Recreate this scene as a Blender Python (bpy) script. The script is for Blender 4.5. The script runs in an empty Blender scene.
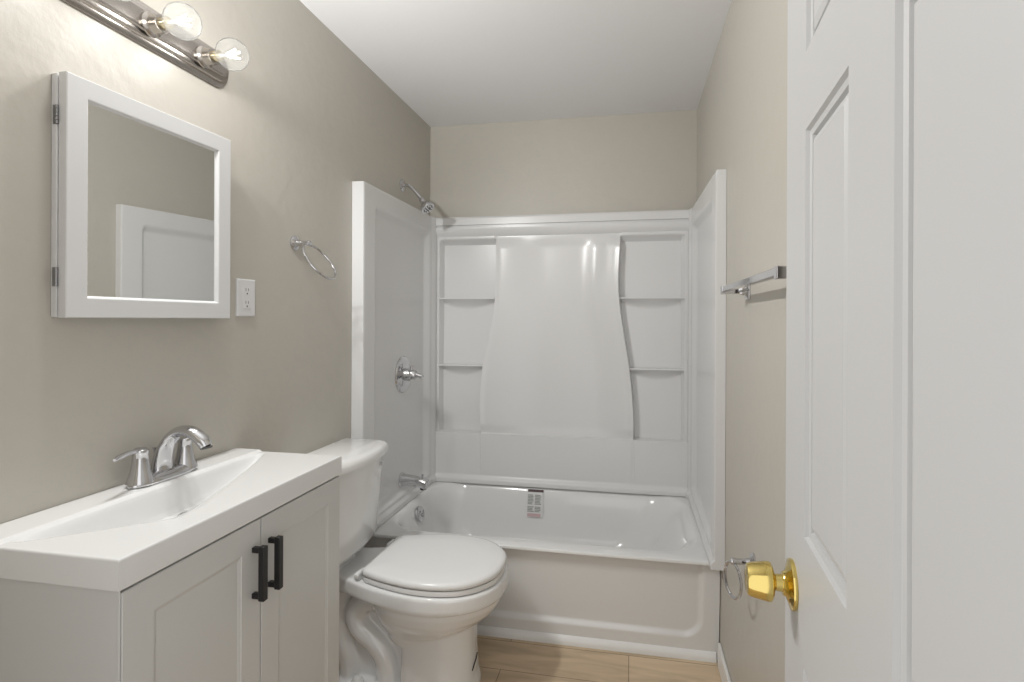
import bpy, bmesh, math, random
from mathutils import Vector, Matrix
random.seed(4)
S = bpy.context.scene
C = S.collection
PI = math.pi
# ------------------------------------------------------------------ camera
CAM_H = 1.232
cam_d = bpy.data.cameras.new('camera'); cam = bpy.data.objects.new('camera', cam_d); C.objects.link(cam)
cam_d.sensor_width = 36.0; cam_d.lens = 530/1024*36.0
cam_d.shift_x = -(531-512)/1024; cam_d.shift_y = (319.6-341)/1024
cam_d.clip_start = 0.02
cam.matrix_world = (Matrix.Translation((0, 0, CAM_H)) @ Matrix.Rotation(math.radians(10.6), 4, 'Z')
                    @ Matrix.Rotation(PI/2, 4, 'X') @ Matrix.Rotation(math.radians(.24), 4, 'Z'))
S.camera = cam
# ------------------------------------------------------------------ world, exposure, hall light
w = bpy.data.worlds.new('world'); S.world = w; w.use_nodes = True
w.node_tree.nodes['Background'].inputs[0].default_value = (1.0, .992, .98, 1)
w.node_tree.nodes['Background'].inputs[1].default_value = 1.3
S.view_settings.view_transform = 'Standard'; S.view_settings.look = 'None'
S.view_settings.exposure = 0.0; S.view_settings.gamma = 1.0; S.view_settings.use_curve_mapping = False
BULB_W = 26.0
# room dimensions
XL, XR, YB, ZC = -1.077, .323, 2.746, 2.282
YF0, YF1 = -.02, .10

# ------------------------------------------------------------------ materials
def mat(name, col, rough=.5, metal=0, coat=0, spec=.5, bump=0, bscale=60, var=0):
    m = bpy.data.materials.new(name); m.use_nodes = True
    nt = m.node_tree; b = nt.nodes['Principled BSDF']
    b.inputs['Base Color'].default_value = (*col, 1); b.inputs['Roughness'].default_value = rough
    b.inputs['Metallic'].default_value = metal; b.inputs['Coat Weight'].default_value = coat
    b.inputs['Specular IOR Level'].default_value = spec
    if bump or var:
        tc = nt.nodes.new('ShaderNodeTexCoord'); n = nt.nodes.new('ShaderNodeTexNoise')
        n.inputs['Scale'].default_value = bscale; n.inputs['Detail'].default_value = 4
        nt.links.new(tc.outputs['Object'], n.inputs['Vector'])
        if bump:
            bp = nt.nodes.new('ShaderNodeBump'); bp.inputs['Strength'].default_value = bump; bp.inputs['Distance'].default_value = .004
            nt.links.new(n.outputs['Fac'], bp.inputs['Height']); nt.links.new(bp.outputs[0], b.inputs['Normal'])
        if var:
            mx = nt.nodes.new('ShaderNodeMix'); mx.data_type = 'RGBA'
            mx.inputs['A'].default_value = (*[c*(1-var) for c in col], 1); mx.inputs['B'].default_value = (*[min(1, c*(1+var)) for c in col], 1)
            nt.links.new(n.outputs['Fac'], mx.inputs['Factor']); nt.links.new(mx.outputs['Result'], b.inputs['Base Color'])
    return m
M = {}
M['wall'] = mat('beige wall paint', (.507, .4795, .429), .42, bump=.34, bscale=26, var=.02)
M['ceiling'] = mat('white ceiling paint', (.82, .82, .83), .8, bump=.15, bscale=40)
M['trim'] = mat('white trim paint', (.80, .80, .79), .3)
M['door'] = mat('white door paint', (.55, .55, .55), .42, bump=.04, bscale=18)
M['fibre'] = mat('white glossy fibreglass', (.70, .70, .70), .27, coat=.06)
M['tubw'] = mat('white tub enamel', (.75, .75, .745), .12, coat=.4)
M['china'] = mat('white vitreous china', (.78, .78, .775), .08, coat=.4)
M['seat'] = mat('white plastic seat', (.78, .78, .775), .2)
M['marble'] = mat('white cultured marble', (.75, .75, .745), .12, coat=.3)
M['cab'] = mat('white cabinet lacquer', (.60, .60, .59), .35)
M['cabm'] = mat('white medicine cabinet lacquer', (.68, .68, .685), .3)
M['mirror'] = mat('mirror silver', (.86, .87, .86), .012, metal=1)
M['chrome'] = mat('polished chrome', (.62, .62, .635), .07, metal=1)
M['nickel'] = mat('brushed nickel', (.43, .40, .37), .26, metal=1)
M['brass'] = mat('polished brass', (.74, .58, .20), .12, metal=1)
M['black'] = mat('matte black metal', (.008, .008, .009), .32)
M['dark'] = mat('dark void', (.03, .03, .03), .8)
M['plate'] = mat('white plastic plate', (.74, .74, .75), .3)
M['gap'] = mat('dark caulk line', (.12, .12, .12), .7)
M['sock'] = mat('brass bulb screw base', (.75, .68, .5), .22, metal=1)
M['steel'] = mat('grey steel hinge', (.32, .32, .33), .35, metal=1)
M['paper'] = mat('label film', (.68, .68, .68), .5)
M['label_red'] = mat('label dark red heading', (.045, .012, .015), .5)
M['label_ink'] = mat('label grey print', (.30, .31, .30), .6)
M['label_pink'] = mat('label pink print', (.55, .40, .40), .6)
def wood():
    m = bpy.data.materials.new('light oak plank floor'); m.use_nodes = True; nt = m.node_tree; b = nt.nodes['Principled BSDF']
    tc = nt.nodes.new('ShaderNodeTexCoord')
    br = nt.nodes.new('ShaderNodeTexBrick'); br.offset = .37
    br.inputs['Scale'].default_value = 1; br.inputs['Brick Width'].default_value = 1.2; br.inputs['Row Height'].default_value = .165
    br.inputs['Mortar Size'].default_value = .0012
    br.inputs['Color1'].default_value = (.60, .475, .335, 1); br.inputs['Color2'].default_value = (.53, .415, .29, 1); br.inputs['Mortar'].default_value = (.17, .12, .08, 1)
    nt.links.new(tc.outputs['Object'], br.inputs['Vector'])
    mp = nt.nodes.new('ShaderNodeMapping'); mp.inputs['Scale'].default_value = (1.4, 9, 1); nt.links.new(tc.outputs['Object'], mp.inputs[0])
    n = nt.nodes.new('ShaderNodeTexNoise'); n.inputs['Scale'].default_value = 2.2; n.inputs['Detail'].default_value = 7; n.inputs['Distortion'].default_value = .7
    nt.links.new(mp.outputs[0], n.inputs['Vector'])
    cr = nt.nodes.new('ShaderNodeValToRGB'); cr.color_ramp.elements[0].position = .34; cr.color_ramp.elements[0].color = (.80, .77, .74, 1)
    cr.color_ramp.elements[1].position = .62; cr.color_ramp.elements[1].color = (1.12, 1.1, 1.06, 1)
    nt.links.new(n.outputs['Fac'], cr.inputs[0])
    mx = nt.nodes.new('ShaderNodeMix'); mx.data_type = 'RGBA'; mx.blend_type = 'MULTIPLY'; mx.inputs['Factor'].default_value = 1
    nt.links.new(br.outputs['Color'], mx.inputs['A']); nt.links.new(cr.outputs[0], mx.inputs['B']); nt.links.new(mx.outputs['Result'], b.inputs['Base Color'])
    b.inputs['Roughness'].default_value = .42
    return m
M['wood'] = wood()
def glass():
    m = bpy.data.materials.new('clear bulb glass'); m.use_nodes = True; nt = m.node_tree; nt.nodes.clear()
    o = nt.nodes.new('ShaderNodeOutputMaterial'); mix = nt.nodes.new('ShaderNodeMixShader'); t = nt.nodes.new('ShaderNodeBsdfTransparent')
    g = nt.nodes.new('ShaderNodeBsdfGlossy'); g.inputs['Roughness'].default_value = .03
    t.inputs[0].default_value = (.93, .935, .93, 1)
    lw = nt.nodes.new('ShaderNodeLayerWeight'); lw.inputs[0].default_value = .06
    nt.links.new(lw.outputs['Fresnel'], mix.inputs[0]); nt.links.new(t.outputs[0], mix.inputs[1]); nt.links.new(g.outputs[0], mix.inputs[2])
    tl = nt.nodes.new('ShaderNodeBsdfTranslucent'); tl.inputs[0].default_value = (1, 1, 1, 1)
    m2 = nt.nodes.new('ShaderNodeMixShader'); m2.inputs[0].default_value = .12
    nt.links.new(mix.outputs[0], m2.inputs[1]); nt.links.new(tl.outputs[0], m2.inputs[2])
    nt.links.new(m2.outputs[0], o.inputs[0]); return m
M['glass'] = glass()
def emis(name, col, k):
    m = bpy.data.materials.new(name); m.use_nodes = True; nt = m.node_tree; b = nt.nodes['Principled BSDF']
    b.inputs['Base Color'].default_value = (*col, 1); b.inputs['Emission Color'].default_value = (*col, 1); b.inputs['Emission Strength'].default_value = k
    return m
M['glow'] = emis('glowing filament', (1, .96, .88), 14)

# ------------------------------------------------------------------ helpers
def obj(name, verts, faces, m, parent=None, smooth=False, sharp=35, bevel=0, seg=2, recalc=True):
    me = bpy.data.meshes.new(name)
    me.from_pydata([tuple(v) for v in verts], [], faces)
    if recalc:
        bm = bmesh.new(); bm.from_mesh(me); bmesh.ops.remove_doubles(bm, verts=bm.verts, dist=1e-6)
        bmesh.ops.recalc_face_normals(bm, faces=bm.faces); bm.to_mesh(me); bm.free()
    me.materials.append(M[m] if isinstance(m, str) else m)
    if smooth:
        me.polygons.foreach_set('use_smooth', [True]*len(me.polygons))
        me.set_sharp_from_angle(angle=math.radians(sharp))
    o = bpy.data.objects.new(name, me); C.objects.link(o)
    if parent is not None:
        o.parent = parent; o.matrix_parent_inverse = parent.matrix_world.inverted()
    if bevel:
        b = o.modifiers.new('bevel', 'BEVEL'); b.width = bevel; b.segments = seg; b.limit_method = 'ANGLE'; b.angle_limit = math.radians(40)
        b.harden_normals = False
        me.polygons.foreach_set('use_smooth', [True]*len(me.polygons)); me.set_sharp_from_angle(angle=math.radians(60))
    return o
def thing(name, label, cat, loc=(0, 0, 0), group=None):
    o = bpy.data.objects.new(name, None); C.objects.link(o); o.location = loc; o.empty_display_size = .05
    o['label'] = label; o['category'] = cat
    if group: o['group'] = group
    bpy.context.view_layer.update()
    return o
def tag(o, label, cat, group=None):
    o['label'] = label; o['category'] = cat
    if group: o['group'] = group
    return o
class G:
    """collects pieces for one mesh"""
    def __init__(s): s.v = []; s.f = []
    def add(s, v, f):
        n = len(s.v); s.v += [tuple(p) for p in v]; s.f += [tuple(i+n for i in q) for q in f]; return s
    def box(s, x0, x1, y0, y1, z0, z1):
        v = [(x, y, z) for x in (x0, x1) for y in (y0, y1) for z in (z0, z1)]
        return s.add(v, [(0, 1, 3, 2), (4, 6, 7, 5), (0, 4, 5, 1), (2, 3, 7, 6), (0, 2, 6, 4), (1, 5, 7, 3)])
    def loft(s, rings, cap=True, closed=True):
        n = len(rings[0]); v = [p for r in rings for p in r]; f = []
        for i in range(len(rings)-1):
            for j in range(n if closed else n-1):
                k = (j+1) % n; f.append((i*n+j, i*n+k, (i+1)*n+k, (i+1)*n+j))
        if cap: f.append(tuple(range(n))); f.append(tuple(range((len(rings)-1)*n, len(rings)*n)))
        return s.add(v, f)
    def tube(s, pts, r, n=16, sx=1, up=None):
        sxl = sx if isinstance(sx, (list, tuple)) else [sx]*len(pts)
        pts = [Vector(p) for p in pts]; rings = []
        rr = r if isinstance(r, (list, tuple)) else [r]*len(pts)
        t = (pts[1]-pts[0]).normalized(); u = Vector(up) if up else t.orthogonal()
        u = (u-t*u.dot(t)).normalized()
        for i, p in enumerate(pts):
            t = (pts[min(i+1, len(pts)-1)]-pts[max(i-1, 0)]).normalized()
            u = (u-t*u.dot(t)).normalized(); w_ = t.cross(u)
            rings.append([p+u*math.cos(a)*rr[i]+w_*math.sin(a)*rr[i]*sxl[i] for a in [2*PI*k/n for k in range(n)]])
        return s.loft(rings)
    def lathe(s, prof, origin, axis, n=32):
        """prof: (distance along axis, radius)"""
        a = Vector(axis).normalized(); u = a.orthogonal().normalized(); w_ = a.cross(u); o = Vector(origin)
        return s.loft([[o+a*h+(u*math.cos(t)+w_*math.sin(t))*max(r, 1e-4) for t in [2*PI*k/n for k in range(n)]] for h, r in prof])
    def ring(s, c, u, v_, R, r, n=48, m=10):
        c = Vector(c); u = Vector(u).normalized(); v_ = Vector(v_).normalized(); w_ = u.cross(v_); vs = []; fs = []
        for i in range(n):
            a = 2*PI*i/n; d = u*math.cos(a)+v_*math.sin(a)
            for j in range(m):
                b = 2*PI*j/m; vs.append(c+d*(R+r*math.cos(b))+w_*r*math.sin(b))
        for i in range(n):
            for j in range(m):
                fs.append((i*m+j, ((i+1) % n)*m+j, ((i+1) % n)*m+(j+1) % m, i*m+(j+1) % m))
        return s.add(vs, fs)
    def out(s, name, m, parent=None, **k): return obj(name, s.v, s.f, m, parent, **k)
def catmull(P, n):
    P = [Vector(p) for p in P]; out = []
    for i in range(len(P)-1):
        a, b, c, d = P[max(i-1, 0)], P[i], P[i+1], P[min(i+2, len(P)-1)]
        for k in range(n):
            t = k/n; out.append(.5*((2*b)+(c-a)*t+(2*a-5*b+4*c-d)*t*t+(3*b-a-3*c+d)*t**3))
    out.append(P[-1]); return out
def lerp(P, x):
    if x <= P[0][0]: return P[0][1]
    for (a, va), (b, vb) in zip(P, P[1:]):
        if x <= b: return va+(vb-va)*(x-a)/(b-a)
    return P[-1][1]
def sm(a, b, x):
    t = max(0, min(1, (x-a)/(b-a))) if a != b else float(x > a); return t*t*(3-2*t)
def rrect(x0, x1, y0, y1, r, z, n=8, off=0):
    P = []
    for cx, cy, a0 in ((x1-r, y1-r, 0), (x0+r, y1-r, PI/2), (x0+r, y0+r, PI), (x1-r, y0+r, 1.5*PI)):
        for k in range(n+1):
            a = a0+PI/2*k/n; P.append((cx+r*math.cos(a), cy+r*math.sin(a), z))
    return P
def panel_solid(name, us, vs, fn, back, m, parent, sharp=50):
    """height field sheet closed by a skirt to a back plane; fn(u,v)->(x,y,z), back(p)->p on the wall"""
    nu, nv = len(us), len(vs); V = [fn(u, v) for v in vs for u in us]; F = []
    for j in range(nv-1):
        for i in range(nu-1): F.append((j*nu+i, j*nu+i+1, (j+1)*nu+i+1, (j+1)*nu+i))
    edge = [i for i in range(nu)]+[j*nu+nu-1 for j in range(1, nv)]+[(nv-1)*nu+i for i in range(nu-2, -1, -1)]+[j*nu for j in range(nv-2, 0, -1)]
    b0 = len(V); V += [back(V[i]) for i in edge]; k = len(edge)
    for i in range(k): F.append((edge[i], edge[(i+1) % k], b0+(i+1) % k, b0+i))
    F.append(tuple(range(b0, b0+k)))
    return obj(name, V, F, m, parent, smooth=True, sharp=sharp)

# ------------------------------------------------------------------ room shell
def struct(name, g, m, **k):
    o = g.out(name, m, **k); o['kind'] = 'structure'; return o
struct('floor', G().box(XL-.1, XR+.1, YF0, YB+.1, -.06, 0), 'wood')
struct('ceiling', G().box(XL-.1, XR+.1, YF0, YB+.1, ZC, ZC+.08), 'ceiling')
struct('wall_left', G().box(XL-.1, XL, YF0, YB+.1, 0, ZC), 'wall')
struct('wall_right', G().box(XR, XR+.1, YF0, YB+.1, 0, ZC), 'wall')
struct('wall_back', G().box(XL, XR, YB, YB+.1, 0, ZC), 'wall')
DX0, DX1, DZ = -.62, .19, 1.94
struct('wall_front', G().box(XL, DX0, YF0, YF1, 0, ZC).box(DX1, XR, YF0, YF1, 0, ZC).box(DX0, DX1, YF0, YF1, DZ, ZC), 'wall')
# baseboards
def board(name, x0, x1, y0, y1, h):
    struct(name, G().box(x0, x1, y0, y1, 0, h), 'trim', bevel=.004)
board('baseboard_right', XR-.012, XR, YF1, 1.985, .083)
board('baseboard_left', XL, XL+.012, 1.30, 1.94, .083)
# quarter-round trim along the foot of the tub
tr = G(); prof = [(0, 0), (-.016, 0), (-.016, .012), (-.012, .024), (-.004, .031), (0, .032)]
tr.loft([[(x, 2.012+p[0], p[1]) for p in prof] for x in (XL+.012, XR-.013)])
struct('trim_1', tr, 'trim', smooth=True)

# ------------------------------------------------------------------ bathtub
tub = thing('bathtub', 'white alcove bathtub with a smooth inset apron and warning sticker', 'bathtub', (-.377, 2.35, 0))
RIM = .372
def tubmesh():
    g = G(); x0, x1, y0, y1 = XL+.003, XR-.003, 1.968, YB-.004
    N = 10
    rings = [rrect(x0, x1, y0+.03, y1, .003, RIM-.014, N), rrect(x0, x1, y0, y1, .003, RIM-.012, N), rrect(x0, x1, y0, y1, .003, RIM-.004, N), rrect(x0+.001, x1-.001, y0+.0015, y1-.001, .004, RIM-.0012, N), rrect(x0+.004, x1-.004, y0+.005, y1-.003, .006, RIM, N)]
    a0, a1, b0, b1 = XL+.066, XR-.052, 2.032, 2.694
    steps = [(0, 0), (.006, .0015), (.014, .006), (.024, .016), (.034, .034), (.046, .07), (.058, .12), (.068, .17), (.082, .22), (.105, .258), (.14, .28), (.19, .289), (.25, .292)]
    for ins, dz in steps:
        xr = ins*1.0+ (dz/.292)*.16   # sloping lounge end on the right
        rings.append(rrect(a0+ins*.8, a1-xr*.9, b0+ins*.72, b1-ins*.72, max(.10, .17-ins*.25), RIM-dz, N))
    g.loft(rings, cap=False)
    n = len(rings[0]); g.f.append(tuple((len(rings)-1)*n+i for i in range(n)))
    return g
tubmesh().out('basin', 'tubw', tub, smooth=True, sharp=60)
# apron: height field over x and z with an inset centre
def apron():
    us = sorted(set([XL+.003+i*(XR-XL-.006)/70 for i in range(71)]+[.20+.004*i for i in range(20)]))
    vs = sorted(set([.001+.358*i/60 for i in range(61)]))
    def fn(x, z):
        cx0, cx1, z0, z1 = -.98, .262, .078, .50; r = .07
        dx = max(cx0+r-x, x-(cx1-r)); dz = (z0+r)-z
        d = (math.hypot(dx, dz) if dx > 0 and dz > 0 else max(dx, dz))-r     # <0 inside
        inset = 1-sm(-.016, .004, d)
        top = sm(RIM-.05, RIM-.004, z)
        y = 1.986+.026*(1-z/RIM)+.012*inset
        return (x, y, z)
    return panel_solid('apron', us, vs, fn, lambda p: (p[0], 2.05, p[2]), 'tubw', tub)
apron()
# overflow plate on the drain end, sticker on the rear inner wall
g = G(); g.lathe([(-.012, .034), (0, .036), (.004, .035), (.007, .028), (.008, .010), (.008, 0)], (-.964, 2.352, .318), (1, 0, .27), 28)
ov = g.out('overflow_plate', 'chrome', tub, smooth=True)
g = G(); g.tube([(-.962, 2.352, .320), (-.950, 2.352, .323)], .006, 10); g.box(-.952, -.947, 2.349, 2.355, .305, .340)
g.out('overflow_lever', 'chrome', ov, bevel=.001)
g = G(); g.lathe([(0, .034), (.003, .033), (.004, .026), (.010, .02), (.012, 0)], (-.80, 2.37, RIM-.292), (0, 0, 1), 24)
g.out('tub_drain', 'chrome', tub, smooth=True)
def sticker():
    # follows the slope of the rear wall of the basin
    rp = [(2.690-i*.72, RIM-d) for i, d in [(0.014, .006), (.024, .016), (.034, .034), (.046, .07), (.058, .12), (.068, .17)]]
    x0, x1 = -.513, -.430
    L = [0]
    for a, b in zip(rp, rp[1:]): L.append(L[-1]+math.hypot(b[0]-a[0], b[1]-a[1]))
    def at(s_, off):
        y = lerp(list(zip(L, [p[0] for p in rp])), s_); z = lerp(list(zip(L, [p[1] for p in rp])), s_); return (y-off, z+off*.25)
    def strip(g, xa, xb, sa, sb, off):
        n = max(1, int((sb-sa)/.01)); vs = []; fs = []
        for i in range(n+1):
            s_ = sa+(sb-sa)*i/n; y, z = at(s_, off); yb, zb = at(s_, off-.0009)
            vs += [(xa, y, z), (xb, y, z), (xb, yb, zb), (xa, yb, zb)]
        for i in range(n):
            for k in range(4): fs.append((4*i+k, 4*i+(k+1) % 4, 4*i+4+(k+1) % 4, 4*i+4+k))
        fs.append((0, 1, 2, 3)); fs.append(tuple(4*n+k for k in range(4))); g.add(vs, fs)
    T = .142
    g = G(); strip(g, x0, x1, .001, T, .0022); lab = g.out('warning_label', 'paper', tub)
    lab['label'] = 'grey printed warning sticker with a dark red heading'
    g = G(); strip(g, x0+.002, x1-.001, .006, .019, .0031); g.out('heading_strip', 'label_red', lab)
    g = G(); r = random.Random(3)
    for col in (0, 1):
        s_ = .032
        while s_ < .118:
            if not (.077 < s_ < .084):
                xa = x0+.003+col*.037; xb = xa+.024+r.random()*.009; strip(g, xa, xb, s_, s_+.0042, .0031)
            s_ += .0072
    g.out('printed_text', 'label_ink', lab)
    g = G(); strip(g, x0+.003, x1-.012, .124, .139, .0031); g.out('footer_strip', 'label_pink', lab)
sticker()

# ------------------------------------------------------------------ tub surround (three moulded panels)
sur = thing('tub_surround', 'white moulded three-piece wall surround above the bathtub', 'tub surround', (-.377, 2.74, RIM))
SB = RIM+.003; ST = 1.772
def back_panel():
    xl, xr = -1.026, .283
    niL, niR = -1.003, .262
    lc = [(.0, -.768), (.638, -.768), (.80, -.772), (.987, -.757), (1.15, -.722), (1.30, -.696), (1.45, -.688), (1.66, -.690), (1.9, -.690)]
    rc = [(.0, .017), (.647, .017), (.82, .012), (.985, -.004), (1.15, -.030), (1.30, -.052), (1.45, -.060), (1.64, -.052), (1.9, -.052)]
    def cat(P, z):
        pts = catmull([(a, b, 0) for a, b in P], 8); return lerp([(p.x, p.y) for p in pts], z)
    segs = [('e', 6), ('n', 22), ('s', 3), ('c', 96), ('s', 3), ('n', 22), ('e', 6)]
    us = []
    for k, (t, n) in enumerate(segs): us += [k+i/n for i in range(n)]
    us.append(len(segs))
    eps = .007
    def X(u, z):
        L, R = cat(lc, z), cat(rc, z)
        br = [xl, niL, L-eps, L, R, R+eps, niR, xr]
        k = min(int(u), 6); return br[k]+(br[k+1]-br[k])*(u-k)
    shelves = [.991, 1.346]; ledge = .638; top0 = 1.668
    vs = set()
    z = SB
    while z < ST: vs.add(round(z, 4)); z += .011
    for s_ in shelves+[ledge]:
        for d in (-.060, -.052, -.044, -.036, -.028, -.021, -.015, -.010, -.0065, -.006, -.003, 0, .0005, .004): vs.add(round(s_+d, 4))
    for d in (1.655, 1.66, 1.664, 1.668, 1.672, 1.677, 1.684, 1.692, 1.70, 1.707, 1.712, 1.716, 1.7165, 1.722, 1.728, 1.7285, 1.733, 1.74, 1.762, 1.768, ST, .385, .392, .398, .404, .410, .418): vs.add(d)
    vs = sorted(v for v in vs if SB <= v <= ST)
    FR = 2.694      # frame face
    def depth(u, z):
        if z >= 1.7285:    # flat cap band
            return 2.676+.006*sm(1.765, ST, z)
        if z > 1.668:      # rounded roll below the band
            t = (z-1.668)/(1.7165-1.668)
            return 2.698-.022*math.sin(min(1, t)*PI/2)**.8 if z < 1.7165 else 2.687
        k = min(int(u), 6); f = u-k
        if z < ledge:
            y = 2.683
            if z < .418: y -= .016*(1-sm(.392, .418, z))
            if k in (0, 6): pass
            # faint vertical seams continuing the two curves
            if k in (2, 4) and z > .43: y += .003
            return y
        # upper field
        ce = 2.676; mid = 2.697
        if k == 3:
            a = sm(0, .42, f); b = sm(0, .24, 1-f)
            ridge = a*b
            y = ce+.004+(mid+.004-ce)*ridge
            y -= .005*math.exp(-(f/.022)**2)+.004*math.exp(-((1-f)/.018)**2)
            y -= .013*math.exp(-((1-f-.19)/.07)**2)*sm(1.0, 1.5, z)
            y -= .010*math.sin(PI*f)*sm(1.50, 1.66, z)*0
            y = y+(2.697-y)*(1-sm(ledge, ledge+.05, z))*.6
            y = y+(2.698-y)*sm(1.60, 1.665, z)
            return y
        if k in (2, 4):
            f2 = f if k == 2 else 1-f
            n = depth(1.999 if k == 2 else 5.0, z); c = depth(3.0 if k == 2 else 3.999, z)
            return n+(c-n)*f2
        if k in (0, 6):
            return FR
        # niche
        fr = f if k == 1 else 1-f      # 0 at outer wall side
        rec = 2.735
        side = sm(0, .045, fr)
        base = FR+(rec-FR)*side
        if k == 1 or k == 5:
            inner = 1-sm(0, .02, 1-fr)*1; base = base
        base = FR+(base-FR)*sm(1.668, 1.630, z) if False else FR+(base-FR)*(1-sm(1.630, 1.660, z))
        for s_ in shelves:
            if s_-.0065 <= z <= s_: return FR-.002
            if s_-.060 < z < s_-.0065:
                q = (s_-.0065-z)/(.0535)                  # 0 at shelf, 1 at end of cove
                arc = .35+.65*(1-(2*fr-1)**2)             # scoop deepest in the middle
                q = min(1, q/arc)
                return FR-.002+(base-FR+.002)*(1-(1-q)**1.7)
        return base
    def fn(u, z): return (X(u, z), depth(u, z), z)
    return panel_solid('back_panel', us, vs, fn, lambda p: (p[0], YB-.001, p[2]), 'fibre', sur, sharp=38)
back_panel()
def side_panel(side):
    y0, y1 = (1.918, 2.690) if side < 0 else (1.905, 2.690)
    wx = XL+.001 if side < 0 else XR-.001; face = .050 if side < 0 else .034
    us = sorted(set([y0+(y1-y0)*i/60 for i in range(61)]+[y0+.09+.004*i for i in range(10)]+[y1-.15+.005*i for i in range(30)]+[y0+.004, y0+.001]))
    vs = sorted(set([SB+(ST-SB)*i/80 for i in range(81)]+[SB+.004*i for i in range(14)]+[ST-.12+.006*i for i in range(20)]))
    def fn(y, z):
        inset = sm(y0+.095, y0+.122, y)*(1-sm(y1-.12, y1-.06, y))*(1-sm(ST-.115, ST-.075, z))*sm(SB+.045, SB+.062, z)
        d = face-.020*inset
        d += .010*sm(y1-.06, y1-.015, y)
        d += .012*(1-sm(SB+.018, SB+.034, z))
        e = min(y-y0, ST-z)
        if e < .004: d -= .002*(1-e/.004)
        if side > 0: z = SB+(z-SB)*(1-.016*(y1-y)/(y1-y0))
        return (wx+(d if side < 0 else -d), y, z)
    return panel_solid('side_panel', us, vs, fn, lambda p: (wx, p[1], p[2]), 'fibre', sur, sharp=45)
side_panel(-1); side_panel(1)

# ------------------------------------------------------------------ shower fittings
LF = XL+.030+.001
sh = thing('wall_shower', 'chrome shower head on a bent arm above the left surround panel', 'shower head', (XL, 2.382, 1.87))
G().lathe([(0, .030), (.004, .030), (.009, .024), (.012, .012), (.012, .0)], (XL, 2.382, 1.872), (1, 0, 0), 28).out('flange', 'chrome', sh, smooth=True)
arm = catmull([(XL+.004, 2.382, 1.872), (XL+.03, 2.382, 1.870), (XL+.055, 2.382, 1.852), (XL+.09, 2.382, 1.812), (XL+.103, 2.382, 1.797)], 6)
G().tube(arm, .0085, 14).out('shower_arm', 'chrome', sh, smooth=True)
d = Vector((.55, -.10, -.72)).normalized(); o_ = Vector((XL+.098, 2.382, 1.803))
g = G(); g.lathe([(-.004, .011), (.004, .014), (.014, .014), (.018, .011), (.024, .012), (.030, .020), (.042, .031), (.056, .036), (.061, .035), (.062, .031), (.060, 0)], o_, d, 28)
hd = g.out('spray_head', 'chrome', sh, smooth=True)
g = G(); u_ = d.orthogonal().normalized(); v2 = d.cross(u_)
for R_, n_ in ((.010, 5), (.022, 10)):
    for k in range(n_):
        a = 2*PI*k/n_; p = o_+d*.058+(u_*math.cos(a)+v2*math.sin(a))*R_
        g.tube([p, p+d*.007], [.0032, .0022], 8)
g.out('spray_nozzle', 'gap', hd, smooth=True)
va = thing('shower_valve', 'round chrome shower valve plate with small lever on the left panel', 'shower valve', (LF, 2.33, .973))
g = G(); g.lathe([(-.01, .086), (.003, .086), (.007, .083), (.009, .076), (.0075, .068), (.010, .058), (.013, .040), (.014, .022), (.014, 0)], (LF, 2.33, .973), (1, 0, 0), 48)
g.out('escutcheon', 'chrome', va, smooth=True)
g = G(); g.lathe([(.01, .030), (.022, .030), (.030, .026), (.045, .024), (.058, .022), (.066, .018), (.068, 0)], (LF, 2.33, .973), (1, 0, 0), 28)
kn = g.out('valve_handle', 'chrome', va, smooth=True)
g = G()
for k in range(3):
    a = PI/2+k*2*PI/3; dd = Vector((0, math.cos(a), math.sin(a))); p = Vector((LF+.045, 2.33, .973))
    g.tube([p+dd*.014, p+dd*.028, p+dd*.040], [.008, .007, .0085], 12)
g.tube([(LF+.06, 2.33, .973), (LF+.085, 2.33, .968), (LF+.098, 2.33, .962)], [.013, .010, .011], 14)
g.out('lever', 'chrome', kn, smooth=True)
sp = thing('tub_spout', 'chrome tub spout low on the left panel above the rim', 'tub spout', (LF, 2.318, .477))
g = G(); pts = catmull([(LF-.006, 2.318, .483), (LF+.02, 2.318, .484), (LF+.06, 2.318, .482), (LF+.10, 2.318, .476), (LF+.128, 2.318, .466)], 5)
n_ = len(pts); g.tube(pts, [.031-.006*min(1,i/9) for i in range(n_-2)]+[.026, .022], 20)
g.lathe([(0, .034), (.006, .034), (.010, .027)], (LF-.002, 2.318, .483), (1, 0, 0), 24)
spb = g.out('spout_body', 'chrome', sp, smooth=True)
G().lathe([(0, .014), (.012, .014), (.013, .010), (.009, 0)], (LF+.108, 2.318, .457), (0, 0, -1), 18).out('outlet', 'dark', spb, smooth=True)
G().tube([(LF+.105, 2.318, .495), (LF+.105, 2.318, .508), (LF+.105, 2.318, .514)], [.004, .004, .007], 12).out('diverter_knob', 'chrome', spb, smooth=True)

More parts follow.
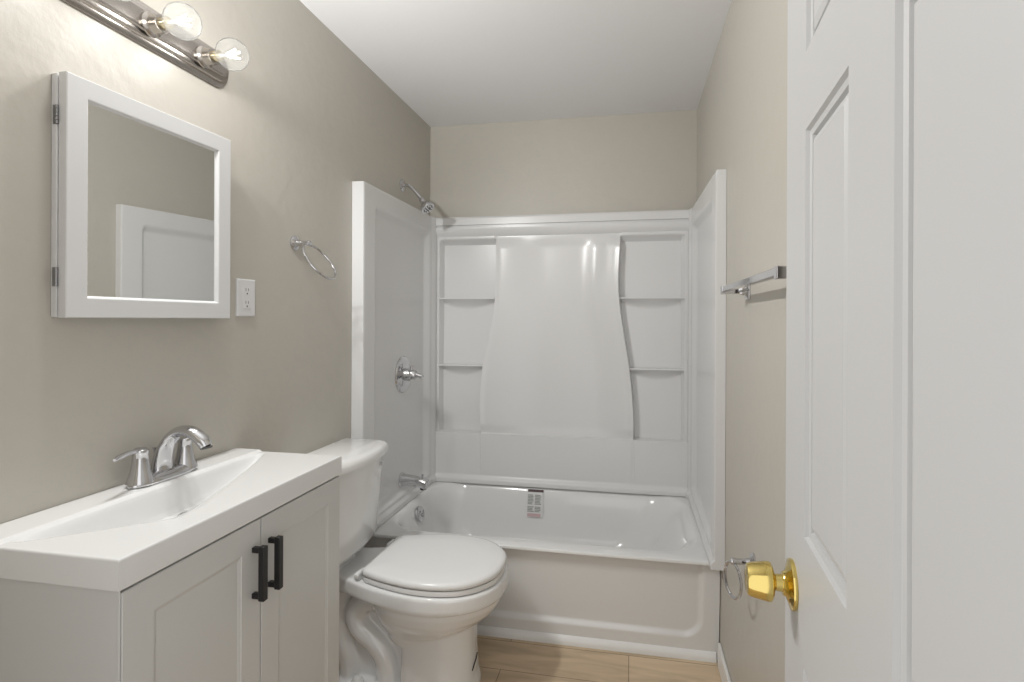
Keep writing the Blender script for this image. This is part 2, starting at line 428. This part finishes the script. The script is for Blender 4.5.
# ------------------------------------------------------------------ toilet
TY = 1.700
toi = thing('toilet', 'white two-piece toilet with closed lid beside the bathtub', 'toilet', (-.70, TY, 0))
def plan_ring(P, z, yc=TY, n=64):
    """P: list of (x, halfwidth) from back to tip; mirrored outline resampled"""
    up = catmull([(x, yc+h_, 0) for x, h_ in P], 10)
    lo = [Vector((p.x, 2*yc-p.y, 0)) for p in reversed(up)]
    loop = up+lo[1:]
    if (loop[0]-loop[-1]).length > 1e-6: loop.append(loop[0].copy())
    L = [0]
    for a, b in zip(loop, loop[1:]): L.append(L[-1]+(b-a).length)
    out = []; j = 0
    for k in range(n):
        s_ = L[-1]*k/n
        while L[j+1] < s_: j += 1
        t = (s_-L[j])/max(1e-9, L[j+1]-L[j]); p = loop[j].lerp(loop[j+1], t); out.append((p.x, p.y, z))
    return out
RP = [(-1.045, .105), (-.98, .108), (-.91, .122), (-.83, .155), (-.76, .175), (-.68, .192), (-.60, .196), (-.52, .182), (-.455, .145), (-.415, .092), (-.400, .045), (-.397, .0)]
def sc(P, xc, kx, ky, dx=0): return [(xc+(x-xc)*kx+dx, h_*ky) for x, h_ in P]
g = G()
BP = [(-.86, .03), (-.83, .09), (-.79, .140), (-.74, .172), (-.68, .187), (-.60, .190), (-.53, .174), (-.475, .140), (-.432, .092), (-.412, .045), (-.408, 0)]
# rim slab with the deck under the tank
g.loft([plan_ring(sc(RP, -.65, .985, .985), .338), plan_ring(sc(RP, -.65, .998, .998), .350), plan_ring(RP, .372), plan_ring(sc(RP, -.65, .998, .998), .386), plan_ring(sc(RP, -.65, .985, .985), .391)])
# bowl underside
lv = [(.345, 1, 1, 0), (.315, .985, .97, -.003), (.285, .93, .91, -.010), (.255, .84, .80, -.022), (.230, .72, .68, -.036), (.205, .60, .57, -.046), (.17, .5, .5, -.05)]
g.loft([plan_ring(sc(BP, -.64, kx, ky, dx), z) for z, kx, ky, dx in lv])
# front column
CP = [(-.735, .0), (-.733, .06), (-.725, .098), (-.69, .108), (-.64, .112), (-.58, .108), (-.535, .088), (-.505, .05), (-.498, 0)]
g.loft([plan_ring(CP, .30), plan_ring(sc(CP, -.64, .97, .94), .22), plan_ring(sc(CP, -.64, .97, .92), .15), plan_ring(sc(CP, -.64, 1.0, .98), .06), plan_ring(sc(CP, -.64, 1.06, 1.05), .028), plan_ring(sc(CP, -.64, 1.07, 1.06), 0)])
# back web and foot flange
WP = [(-.985, 0), (-.98, .035), (-.97, .052), (-.85, .052), (-.72, .052), (-.60, .045), (-.58, 0)]
g.loft([plan_ring(WP, .36), plan_ring(WP, .12), plan_ring(sc(WP, -.8, 1.02, 1.1), 0)])
FP = [(-1.0, 0), (-.995, .06), (-.98, .105), (-.90, .12), (-.75, .12), (-.62, .115), (-.55, .08), (-.53, 0)]
g.loft([plan_ring(FP, 0), plan_ring(FP, .026), plan_ring(sc(FP, -.75, .98, .94), .034)])
# trapway relief on both sides
for s_ in (-1, 1):
    y = TY+s_*.052
    g.tube(catmull([(-.70, y, .20), (-.745, y, .245), (-.80, y, .290), (-.865, y, .292), (-.90, y, .250), (-.885, y, .20), (-.84, y, .165), (-.80, y, .12), (-.785, y, .06), (-.785, y, .02)], 6),
           [.028+.012*min(1, i/12) for i in range(55)], 14)
    g.tube(catmull([(-.955, y, .34), (-.965, y, .25), (-.955, y, .16), (-.93, y, .08), (-.92, y, .02)], 5), .034, 12)
bowl = g.out('bowl', 'china', toi, recalc=True)
md = bowl.modifiers.new('blend', 'REMESH'); md.mode = 'VOXEL'; md.voxel_size = .0045; md.use_smooth_shade = True
md = bowl.modifiers.new('soft', 'SMOOTH'); md.factor = .5; md.iterations = 6
for s_ in (-1, 1):
    G().lathe([(0, .021), (.006, .021), (.016, .017), (.024, .011), (.027, 0)], (-.875, TY+s_*.094, .033), (0, 0, 1), 20).out('bolt_cap', 'seat', toi, smooth=True)
# seat and lid
LP = [(-.842, .0), (-.842, .07), (-.8415, .132), (-.838, .138), (-.81, .149), (-.77, .163), (-.71, .179), (-.65, .188), (-.58, .187), (-.51, .171), (-.46, .138), (-.423, .090), (-.408, .045), (-.405, 0)]
g = G(); a = .006
g.loft([plan_ring(sc(LP, -.63, .965, .96), .3925), plan_ring(sc(LP, -.63, .99, .985), .395), plan_ring(sc(LP, -.63, .997, .992), .402), plan_ring(sc(LP, -.63, .985, .98), .4095)])
g.out('toilet_seat', 'seat', toi, smooth=True, sharp=50)
g = G()
g.loft([plan_ring(sc(LP, -.63, .975, .97), .4125), plan_ring(sc(LP, -.63, .995, .994), .4145), plan_ring(sc(LP, -.63, 1.002, 1.002), .420), plan_ring(sc(LP, -.63, .998, .997), .4265), plan_ring(sc(LP, -.63, .982, .978), .4315),
        plan_ring(sc(LP, -.63, .93, .92), .4345), plan_ring(sc(LP, -.63, .6, .6), .4365), plan_ring(sc(LP, -.63, .2, .2), .437)])
g.out('toilet_lid', 'seat', toi, smooth=True, sharp=60)
for s_ in (-1, 1):
    g = G(); y = TY+s_*.115; g.lathe([(-.024, .006), (-.022, .008), (.022, .008), (.024, .006)], (-.858, y, .409), (0, 1, 0), 16); g.box(-.870, -.850, y-.013, y+.013, .390, .412)
    g.out('seat_hinge', 'seat', toi, bevel=.002)
# tank
KY = 1.664
def tank_ring(z, hw, xf, bow, inset=0, r=.03):
    P = []; xb = XL+.006+inset; n = 14
    hw -= inset; xf -= inset
    P.append((xb, KY-hw, z))
    for k in range(5):
        a = -PI/2+PI/2*k/4; P.append((xf-r+r*math.cos(a), KY-hw+r+r*math.sin(a), z))
    for k in range(1, n):
        t = -1+2*k/n; P.append((xf+bow*(1-t*t), KY+t*(hw-r), z))
    for k in range(5):
        a = PI/2*k/4; P.append((xf-r+r*math.cos(a), KY+hw-r+r*math.sin(a), z))
    P.append((xb, KY+hw, z)); return P
g = G(); g.loft([tank_ring(.418, .125, -.935, .006, .01), tank_ring(.440, .142, -.912, .010, .004), tank_ring(.460, .148, -.905, .012), tank_ring(.60, .160, -.896, .016), tank_ring(.750, .169, -.889, .020)])
g.loft([tank_ring(.385, .09, -.95, .0), tank_ring(.425, .09, -.95, .0)])
tank = g.out('tank', 'china', toi, smooth=True, sharp=50)
g = G(); g.loft([tank_ring(.746, .178, -.880, .024, .004), tank_ring(.749, .182, -.874, .024), tank_ring(.765, .182, -.874, .024), tank_ring(.774, .182, -.874, .024, .003), tank_ring(.781, .182, -.874, .024, .010), tank_ring(.785, .182, -.874, .020, .024)])
g.out('tank_lid', 'china', toi, smooth=True, sharp=60)
G().lathe([(-.004, .007), (.003, .007), (.005, .004), (.005, 0)], (-.8790, KY+.112, .712), (1, .1, 0), 16).out('flush_button', 'chrome', toi, smooth=True)
# small dark mark at the front of the foot
g = G(); g.tube([(-.502, 1.665, .085), (-.4965, 1.69, .110), (-.4965, 1.705, .122)], .0022, 8)
g.out('dark_mark', 'black', toi, smooth=True)

# ------------------------------------------------------------------ vanity
VY0, VY1, VXF, VT = .674, 1.297, -.758, .867
van = thing('vanity_cabinet', 'white two-door vanity cabinet with black bar pulls below the sink', 'vanity', ((XL+VXF)/2, (VY0+VY1)/2, 0))
cx = VXF-.001; cb = .818
g = G(); g.box(XL+.004, cx-.019, VY0+.0033, VY0+.018, 0, cb).box(XL+.004, cx-.019, VY1-.018, VY1-.001, 0, cb).box(XL+.004, XL+.012, VY0+.018, VY1-.018, .07, cb)
g.box(XL+.012, cx-.019, VY0+.018, VY1-.018, .07, .086).box(cx-.07, cx-.058, VY0+.018, VY1-.018, 0, .07).box(cx-.040, cx-.019, VY0+.018, VY1-.018, cb-.03, cb)
g.box(XL+.004, cx, VY0+.001, VY0+.0035, 0, cb)
g.out('carcass', 'cab', van, bevel=.001)
def shaker(name, y0, y1, z0, z1, xf, th, fr, rec, m, parent):
    """flat frame with recessed field as one mesh, facing +x"""
    xb = xf-th; r1 = rec; g = G()
    def q(x, a): return [(x, y0+a, z0+a), (x, y1-a, z0+a), (x, y1-a, z1-a), (x, y0+a, z1-a)]
    g.loft([q(xb, 0), q(xf-.0015, 0), q(xf, .0015), q(xf, fr), q(xf-.0015, fr+.001), q(xf-r1+.002, fr+.003), q(xf-r1, fr+.008)])
    return g.out(name, m, parent)
ym = (VY0+VY1)/2+.004
for a, b, hy in ((VY0+.0052, ym-.0015, ym-.0235), (ym+.0015, VY1-.001, ym+.0255)):
    dr = shaker('door', a, b, .075, cb-.005, cx, .0165, .055, .004, 'cab', van)
    g = G(); g.box(cx, cx+.026, hy-.0055, hy+.0055, .752, .763).box(cx, cx+.026, hy-.0055, hy+.0055, .658, .669).box(cx+.016, cx+.029, hy-.0068, hy+.0068, .655, .766)
    g.out('bar_pull', 'black', dr, bevel=.0012)
# countertop with the integrated basin
top = thing('vanity_sink_top', 'white cultured marble sink top with a bow shaped basin', 'sink', ((XL+VXF)/2, (VY0+VY1)/2, cb))
def sink():
    y0, y1 = VY0-.003, VY1+.002; x0, x1 = XL+.001, VXF+.002
    nx, ny = 110, 200
    us = sorted(set([x0+(x1-x0)*i/nx for i in range(nx+1)]+[-.972+.0015*i for i in range(14)]+[x1-.001, x1-.002, x1-.004, x0+.077, x0+.080, x0+.083]))
    vs = sorted(set([y0+(y1-y0)*i/ny for i in range(ny+1)]+[y0+.001, y0+.002, y0+.004, y1-.001, y1-.002, y1-.004]))
    yc = .845
    def fn(x, y):
        z = VT
        # slightly raised ledge along the wall for the tap
        z += .005*(1-sm(x0+.074, x0+.084, x))
        t = (y-yc)/(.150 if y < yc else .448)
        at = min(1.0, abs(t))
        front = -.975+.180*(1-at)**.92 if at < 1 else -.975
        if at < .12: front = -.975+.180*((1-.12)**.92+.012*(1-(at/.12)**2)*3)
        backx = -.994
        if at < 1:
            depth = .062*max(0, 1-abs((y-.982)/.30)**2.4)
            wf = sm(0, max(.012, .62*(front-backx)), front-x)                  # gentle ramp from the front
            wb = sm(0, .020, x-backx)
            z -= depth*wf*wb
        e = min(x1-x, y-y0, y1-y)
        if e < .004: z -= .004*(1-math.sqrt(max(0, 1-((.004-e)/.004)**2)))
        return (x, y, z)
    nu, nv = len(us), len(vs)
    V = [fn(u, v) for v in vs for u in us]; n = nu*nv
    V += [(p[0], p[1], min(cb+.001, p[2]-.007)) for p in V]; F = []
    for j in range(nv-1):
        for i in range(nu-1):
            q = (j*nu+i, j*nu+i+1, (j+1)*nu+i+1, (j+1)*nu+i); F.append(q); F.append(tuple(n+k for k in reversed(q)))
    edge = [i for i in range(nu)]+[j*nu+nu-1 for j in range(1, nv)]+[(nv-1)*nu+i for i in range(nu-2, -1, -1)]+[j*nu for j in range(nv-2, 0, -1)]
    for k in range(len(edge)):
        a_, b_ = edge[k], edge[(k+1) % len(edge)]; F.append((a_, b_, n+b_, n+a_))
    return obj('counter_slab', V, F, 'marble', top, smooth=True, sharp=40)
sink()
g = G(); zd = VT-.072; g.lathe([(-.003, .021), (.002, .021), (.003, .017), (.0015, .014), (.005, .012), (.007, 0)], (-.940, .995, VT-.0615), (0, 0, 1), 24)
g.out('sink_drain', 'chrome', top, smooth=True)

# ------------------------------------------------------------------ faucet
FX, FY, FZ = -1.032, 1.022, VT+.0065
fa = thing('faucet', 'chrome two-handle arched bathroom faucet on the sink ledge', 'faucet', (FX, FY, FZ))
g = G()
def oval(z, hx, hy, n=40): return [(FX+hx*math.cos(t)*(1 if True else 1), FY+math.copysign(abs(math.sin(t))**.75, math.sin(t))*hy, z) for t in [2*PI*k/n for k in range(n)]]
g.loft([oval(FZ, .027, .084), oval(FZ+.006, .027, .084), oval(FZ+.012, .024, .081), oval(FZ+.018, .018, .073), oval(FZ+.020, .008, .06)])
g.out('base_plate', 'chrome', fa, smooth=True, sharp=60)
# arched spout, wide at the root and flattened towards the outlet
pts = catmull([(FX-.004, FY, FZ+.012), (FX-.002, FY, FZ+.042), (FX+.010, FY, FZ+.076), (FX+.036, FY, FZ+.103), (FX+.070, FY, FZ+.106), (FX+.100, FY, FZ+.088), (FX+.110, FY, FZ+.074)], 7)
n_ = len(pts); rr = [lerp([(0, .019), (.15, .0155), (.35, .0115), (.6, .0115), (.85, .0135), (1, .0125)], i/(n_-1)) for i in range(n_)]
sxs = [lerp([(0, 1.35), (.2, 1.6), (.4, 1.75), (.7, 1.35), (.9, 1.1), (1, 1)], i/(n_-1)) for i in range(n_)]
g = G(); g.tube(pts, rr, 24, sx=sxs, up=(1, 0, 0)); spt = g.out('spout', 'chrome', fa, smooth=True)
G().lathe([(0, .012), (.004, .0115), (.0045, .009), (.001, 0)], pts[-1], (.2, 0, -1), 18).out('aerator', 'gap', spt, smooth=True)
for s_ in (-1, 1):
    y = FY+s_*.058
    g = G(); g.lathe([(.006, .026), (.014, .0245), (.030, .019), (.050, .0155), (.066, .0145), (.070, .0155), (.076, .0150), (.080, .010), (.081, 0)], (FX, y, FZ), (0, 0, 1), 28)
    hb = g.out('tap_handle', 'chrome', fa, smooth=True)
    dv = Vector((.12, s_*.35, 0)).normalized() if s_ < 0 else Vector((-.35, .55, 0)).normalized()
    p = Vector((FX, y, FZ+.073)); g = G()
    g.tube([p, p+dv*.02+Vector((0, 0, .004)), p+dv*.045+Vector((0, 0, .006)), p+dv*.076+Vector((0, 0, .005)), p+dv*.088+Vector((0, 0, .003))], [.006, .0042, .005, .0055, .003], 12)
    g.out('lever', 'chrome', hb, smooth=True)
G().tube([(FX-.020, FY, FZ+.01), (FX-.024, FY, FZ+.06), (FX-.024, FY, FZ+.066)], [.0025, .0025, .005], 10).out('lift_rod', 'chrome', fa, smooth=True)

# ------------------------------------------------------------------ medicine cabinet
mc = thing('medicine_cabinet', 'white framed mirror medicine cabinet on the wall above the vanity', 'medicine cabinet', (XL, 1.024, 1.232))
MX = -1.041
G().box(XL+.0005, XL+.014, .817, 1.229, 1.233, 1.694).out('body', 'cabm', mc, bevel=.0015)
def mdoor():
    y0, y1, z0, z1 = .818, 1.213, 1.232, 1.695; xb = XL+.017; xf = MX; fr = .043; g = G()
    def q(x, a): return [(x, y0+a, z0+a), (x, y1-a, z0+a), (x, y1-a, z1-a), (x, y0+a, z1-a)]
    g.loft([q(xb, 0), q(xf-.0015, 0), q(xf, .0015), q(xf, fr-.006), q(xf-.001, fr-.004), q(xf-.008, fr)])
    dl = math.radians(2.7)
    def ajar(g_):
        g_.v = [(xb+(vx-xb)*math.cos(dl)+(vy-y0)*math.sin(dl), y0+(vy-y0)*math.cos(dl)-(vx-xb)*math.sin(dl), vz) for vx, vy, vz in g_.v]; return g_
    d_ = ajar(g).out('mirror_door', 'cabm', mc)
    ajar(G().box(xf-.0095, xf-.0075, y0+fr-.001, y1-fr+.001, z0+fr-.001, z1-fr+.001)).out('mirror', 'mirror', d_)
    for z in (1.309, 1.615):
        g = G(); g.box(XL+.006, XL+.0165, .8155, .8172, z-.018, z+.018)
        for k in range(5): g.lathe([(0, .0028), (.0062, .0028)], (XL+.0158, .8155, z-.018+.0072*k), (0, 0, 1), 10)
        g.out('hinge', 'steel', mc)
mdoor()

# ------------------------------------------------------------------ vanity light with three globe bulbs
vl = thing('vanity_light', 'brushed nickel vanity light bar with stepped octagonal plate above the mirror', 'wall light', (XL, 1.0, 1.88))
def plate_ring(x, a, ch=.045):
    y0, y1, z0, z1 = .748+a, 1.258-a, 1.841+a, 1.936-a
    c = min(ch, (z1-z0)*.47); P = []
    for (cy_, cz, a0) in ((y1-c, z1-c, 0), (y0+c, z1-c, PI/2), (y0+c, z0+c, PI), (y1-c, z0+c, 1.5*PI)):
        for k in range(7):
            t = a0+PI/2*k/6; P.append((x, cy_+c*math.cos(t), cz+c*math.sin(t)))
    return P
x = XL
g = G(); g.loft([plate_ring(x+.0005, 0), plate_ring(x+.006, 0), plate_ring(x+.009, .003), plate_ring(x+.012, .008), plate_ring(x+.0125, .012), plate_ring(x+.019, .014), plate_ring(x+.021, .018), plate_ring(x+.0215, .024),
                 plate_ring(x+.027, .026), plate_ring(x+.029, .030), plate_ring(x+.029, .036)])
g.out('back_plate', 'nickel', vl, smooth=True, sharp=25)
for yb in (.852, 1.000, 1.148):
    zb = 1.882
    g = G(); g.lathe([(0, .026), (.004, .026), (.010, .020), (.013, .0195), (.030, .0195), (.031, .016), (.028, 0)], (x+.029, yb, zb), (1, 0, 0), 28)
    g.out('socket', 'nickel', vl, smooth=True, sharp=40)
    b = thing('globe_bulb', 'x', 'light bulb', (x+.058, yb, zb), 'clear globe bulbs of the vanity light')
    g = G(); pr = [(0, .012)]
    for k in range(9): pr += [(.001+k*.0025, .0132 if k % 2 else .0118)]
    pr += [(.0235, .013), (.0235, 0)]
    g.lathe(pr, (x+.052, yb, zb), (1, 0, 0), 20); g.out('screw_base', 'sock', b, smooth=True, sharp=60)
    R_ = .0375; cxb = x+.052+.022+.004+R_*.88
    prof = []
    a0 = PI-math.asin(.0145/R_)
    prof.append((-.0, .013)); prof.append((cxb+R_*math.cos(a0)-(x+.074)-.004, .0135))
    for k in range(25):
        a = a0*(1-k/24); prof.append((cxb+R_*math.cos(a)-(x+.074), R_*math.sin(a)))
    g = G(); g.lathe(prof, (x+.074, yb, zb), (1, 0, 0), 36); g.out('glass_globe', 'glass', b, smooth=True)
    g = G(); g.tube([(x+.074, yb, zb), (cxb-.012, yb, zb)], [.005, .003], 10); g.out('stem', 'seat', b, smooth=True)
    g = G()
    for k in range(4):
        a = PI/4+k*PI/2; dy, dz = math.cos(a), math.sin(a)
        g.tube([(cxb-.012, yb+dy*.004, zb+dz*.004), (cxb+.014, yb+dy*.011, zb+dz*.011)], .0018, 8)
    g.out('filament', 'glow', b, smooth=True)
    L = bpy.data.lights.new('bulb_light', 'POINT'); L.energy = BULB_W; L.shadow_soft_size = .018; L.color = (1, .992, .98)
    L.use_nodes = True; nt = L.node_tree; em = nt.nodes['Emission']; fo = nt.nodes.new('ShaderNodeLightFalloff')
    fo.inputs['Strength'].default_value = 1.0; fo.inputs['Smooth'].default_value = .65; nt.links.new(fo.outputs['Quadratic'], em.inputs['Strength'])
    lo = bpy.data.objects.new('bulb_light', L); C.objects.link(lo); lo.parent = b; lo.matrix_parent_inverse = b.matrix_world.inverted(); lo.location = (cxb, yb, zb)
    b['label'] = {.852: 'lit clear globe bulb at the far left end of the light bar', 1.0: 'lit clear globe bulb in the middle of the light bar, above the mirror',
                  1.148: 'lit clear globe bulb at the right end of the light bar'}[yb]

# ------------------------------------------------------------------ outlet
ou = thing('wall_outlet', 'white rectangular wall outlet just right of the medicine cabinet', 'outlet', (XL, 1.331, 1.29))
g = G()
def q(x_, y0, y1, z0, z1): return [(x_, y0, z0), (x_, y1, z0), (x_, y1, z1), (x_, y0, z1)]
a0, a1, b0, b1 = 1.296, 1.367, 1.238, 1.343
g.loft([q(XL, a0, a1, b0, b1), q(XL+.004, a0, a1, b0, b1), q(XL+.006, a0+.003, a1-.003, b0+.003, b1-.003), q(XL+.006, a0+.019, a1-.019, b0+.020, b1-.020)])
g.out('cover_plate', 'plate', ou)
ins = G().box(XL+.005, XL+.0075, a0+.020, a1-.020, b0+.021, b1-.021).out('receptacle', 'plate', ou, bevel=.0008)
g = G()
for zc_ in (1.3085, 1.2725):
    g.box(XL+.0073, XL+.0078, 1.3255, 1.3272, zc_+.001, zc_+.009); g.box(XL+.0073, XL+.0078, 1.3355, 1.3372, zc_+.001, zc_+.009)
    g.lathe([(0, .0026), (.0006, .0026)], (XL+.0073, 1.3315, zc_-.006), (1, 0, 0), 12)
g.out('socket_slots', 'gap', ins)

# ------------------------------------------------------------------ towel rings
def towel_ring(name, label, cat, yw, zw, side, wx, tilt, R_, spread=0):
    t = thing(name, label, cat, (wx, yw, zw)); s_ = side
    g = G(); g.lathe([(0, .024), (.004, .024), (.008, .020), (.012, .011), (.03, .0075), (.045, .0075), (.052, .0095), (.058, .008), (.059, 0)], (wx, yw, zw), (s_, 0, -.02), 26)
    g.out('post', 'chrome', t, smooth=True)
    p = Vector((wx+s_*.052, yw, zw-.006)); dn = Vector((s_*math.sin(tilt), 0, -math.cos(tilt))); side_v = Vector((s_*spread, 1, 0)).normalized()
    g = G(); g.ring(p+dn*R_, side_v, dn, R_, .0042); g.out('ring', 'chrome', t, smooth=True)
towel_ring('towel_ring', 'chrome towel ring on the left wall beside the surround', 'towel ring', 1.556, 1.478, 1, XL, math.radians(35), .068)
towel_ring('tissue_ring', 'chrome ring holder low on the right wall behind the brass knob', 'tissue holder', 1.475, .597, -1, XR, math.radians(2), .044, .30)
# towel bar
tb = thing('towel_bar', 'chrome towel bar on the right wall beyond the door', 'towel bar', (XR, 1.27, 1.316))
BX = XR-.062
for y in (1.555, .99):
    g = G()
    g.loft([[(XR-d_, y+sy*h_, 1.316+sz*v_) for sy, sz in ((-1, -1), (1, -1), (1, 1), (-1, 1))] for d_, h_, v_ in ((.0, .021, .026), (.005, .021, .026), (.010, .014, .016), (.028, .009, .010), (.048, .009, .010), (.074, .010, .0115))])
    g.out('bracket', 'chrome', tb, bevel=.0015)
G().box(BX-.009, BX+.009, .985, 1.565, 1.312, 1.326).out('bar', 'chrome', tb, bevel=.001)

# ------------------------------------------------------------------ panelled door, open against the right wall
dn = struct('door_1', G(), 'door') if False else None
E0 = Vector((.217, .803, 0)); ang = math.radians(5.0); dirv = Vector((-math.sin(ang), -math.cos(ang), 0)); nrm = Vector((-math.cos(ang), math.sin(ang), 0))
DW, DTH, DH = .672, .032, 1.90
def DP(t, z, d_=0): p = E0+dirv*t+nrm*d_; return (p.x, p.y, z)
cols = [(.115, .283), (.389, .557)]; rows = [(.19, .816), (.971, 1.462), (1.556, 1.765)]
g = G(); z_lines = [.008]+[v for r in rows for v in r]+[DH]; t_lines = [0]+[v for c_ in cols for v in c_]+[DW]
for i in range(len(t_lines)-1):
    for j in range(len(z_lines)-1):
        t0, t1, z0, z1 = t_lines[i], t_lines[i+1], z_lines[j], z_lines[j+1]
        for fd, sgn in ((0, 1), (-DTH, -1)):
            if i % 2 and j % 2:
                def rg(a, d_): return [DP(t0+a, z0+a, fd+sgn*d_), DP(t1-a, z0+a, fd+sgn*d_), DP(t1-a, z1-a, fd+sgn*d_), DP(t0+a, z1-a, fd+sgn*d_)]
                g.loft([rg(0, 0), rg(.0025, -.0045), rg(.009, -.0055), rg(.011, -.010), rg(.0145, -.0105), rg(.017, -.0055), rg(.0235, -.0035), rg(.025, -.003)], cap=False)
                n = len(g.v); g.f.append((n-4, n-3, n-2, n-1))
            else:
                g.add([DP(t0, z0, fd), DP(t1, z0, fd), DP(t1, z1, fd), DP(t0, z1, fd)], [(0, 1, 2, 3)])
# edges
for a, b in (((0, .008), (0, DH)), ((0, DH), (DW, DH)), ((DW, DH), (DW, .008)), ((DW, .008), (0, .008))):
    g.add([DP(*a, 0), DP(*b, 0), DP(*b, -DTH), DP(*a, -DTH)], [(0, 1, 2, 3)])
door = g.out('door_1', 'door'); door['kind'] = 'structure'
# brass knob near the latch edge
def knob(fd, s_):
    o = Vector(DP(.056, .886, fd)); ax = nrm*s_
    g = G(); g.lathe([(0, .031), (.002, .032), (.005, .031), (.007, .024), (.010, .016), (.014, .014), (.015, 0)], o, ax, 36)
    r = g.out('knob_rose', 'brass', door, smooth=True, sharp=50); r['label'] = 'polished brass door knob plate'
    g = G(); g.lathe([(.010, .011), (.022, .0105), (.024, .013), (.0255, .021), (.028, .0245), (.032, .025), (.052, .0215), (.057, .0195), (.0585, .016), (.0575, .011), (.057, 0)], o, ax, 36)
    k = g.out('door_knob', 'brass', r, smooth=True, sharp=40); k['label'] = 'polished brass tulip door knob'
knob(0, 1)
o = Vector(DP(0, .886, -DTH/2))
g = G(); g.add([DP(-.0006, .858, -.026), DP(-.0006, .858, -.006), DP(-.0006, .914, -.006), DP(-.0006, .914, -.026), DP(.001, .858, -.026), DP(.001, .858, -.006), DP(.001, .914, -.006), DP(.001, .914, -.026)],
      [(0, 1, 2, 3), (4, 5, 6, 7), (0, 1, 5, 4), (1, 2, 6, 5), (2, 3, 7, 6), (3, 0, 4, 7)])
g.out('latch_plate', 'brass', door)
# door casing on the room side of the front wall
g = G()
g.box(DX0-.05, DX0, YF1, YF1+.012, 0, DZ+.05).box(DX1, DX1+.05, YF1, YF1+.012, 0, DZ+.05).box(DX0, DX1, YF1, YF1+.012, DZ, DZ+.05)
struct('trim_2', g, 'trim', bevel=.002)
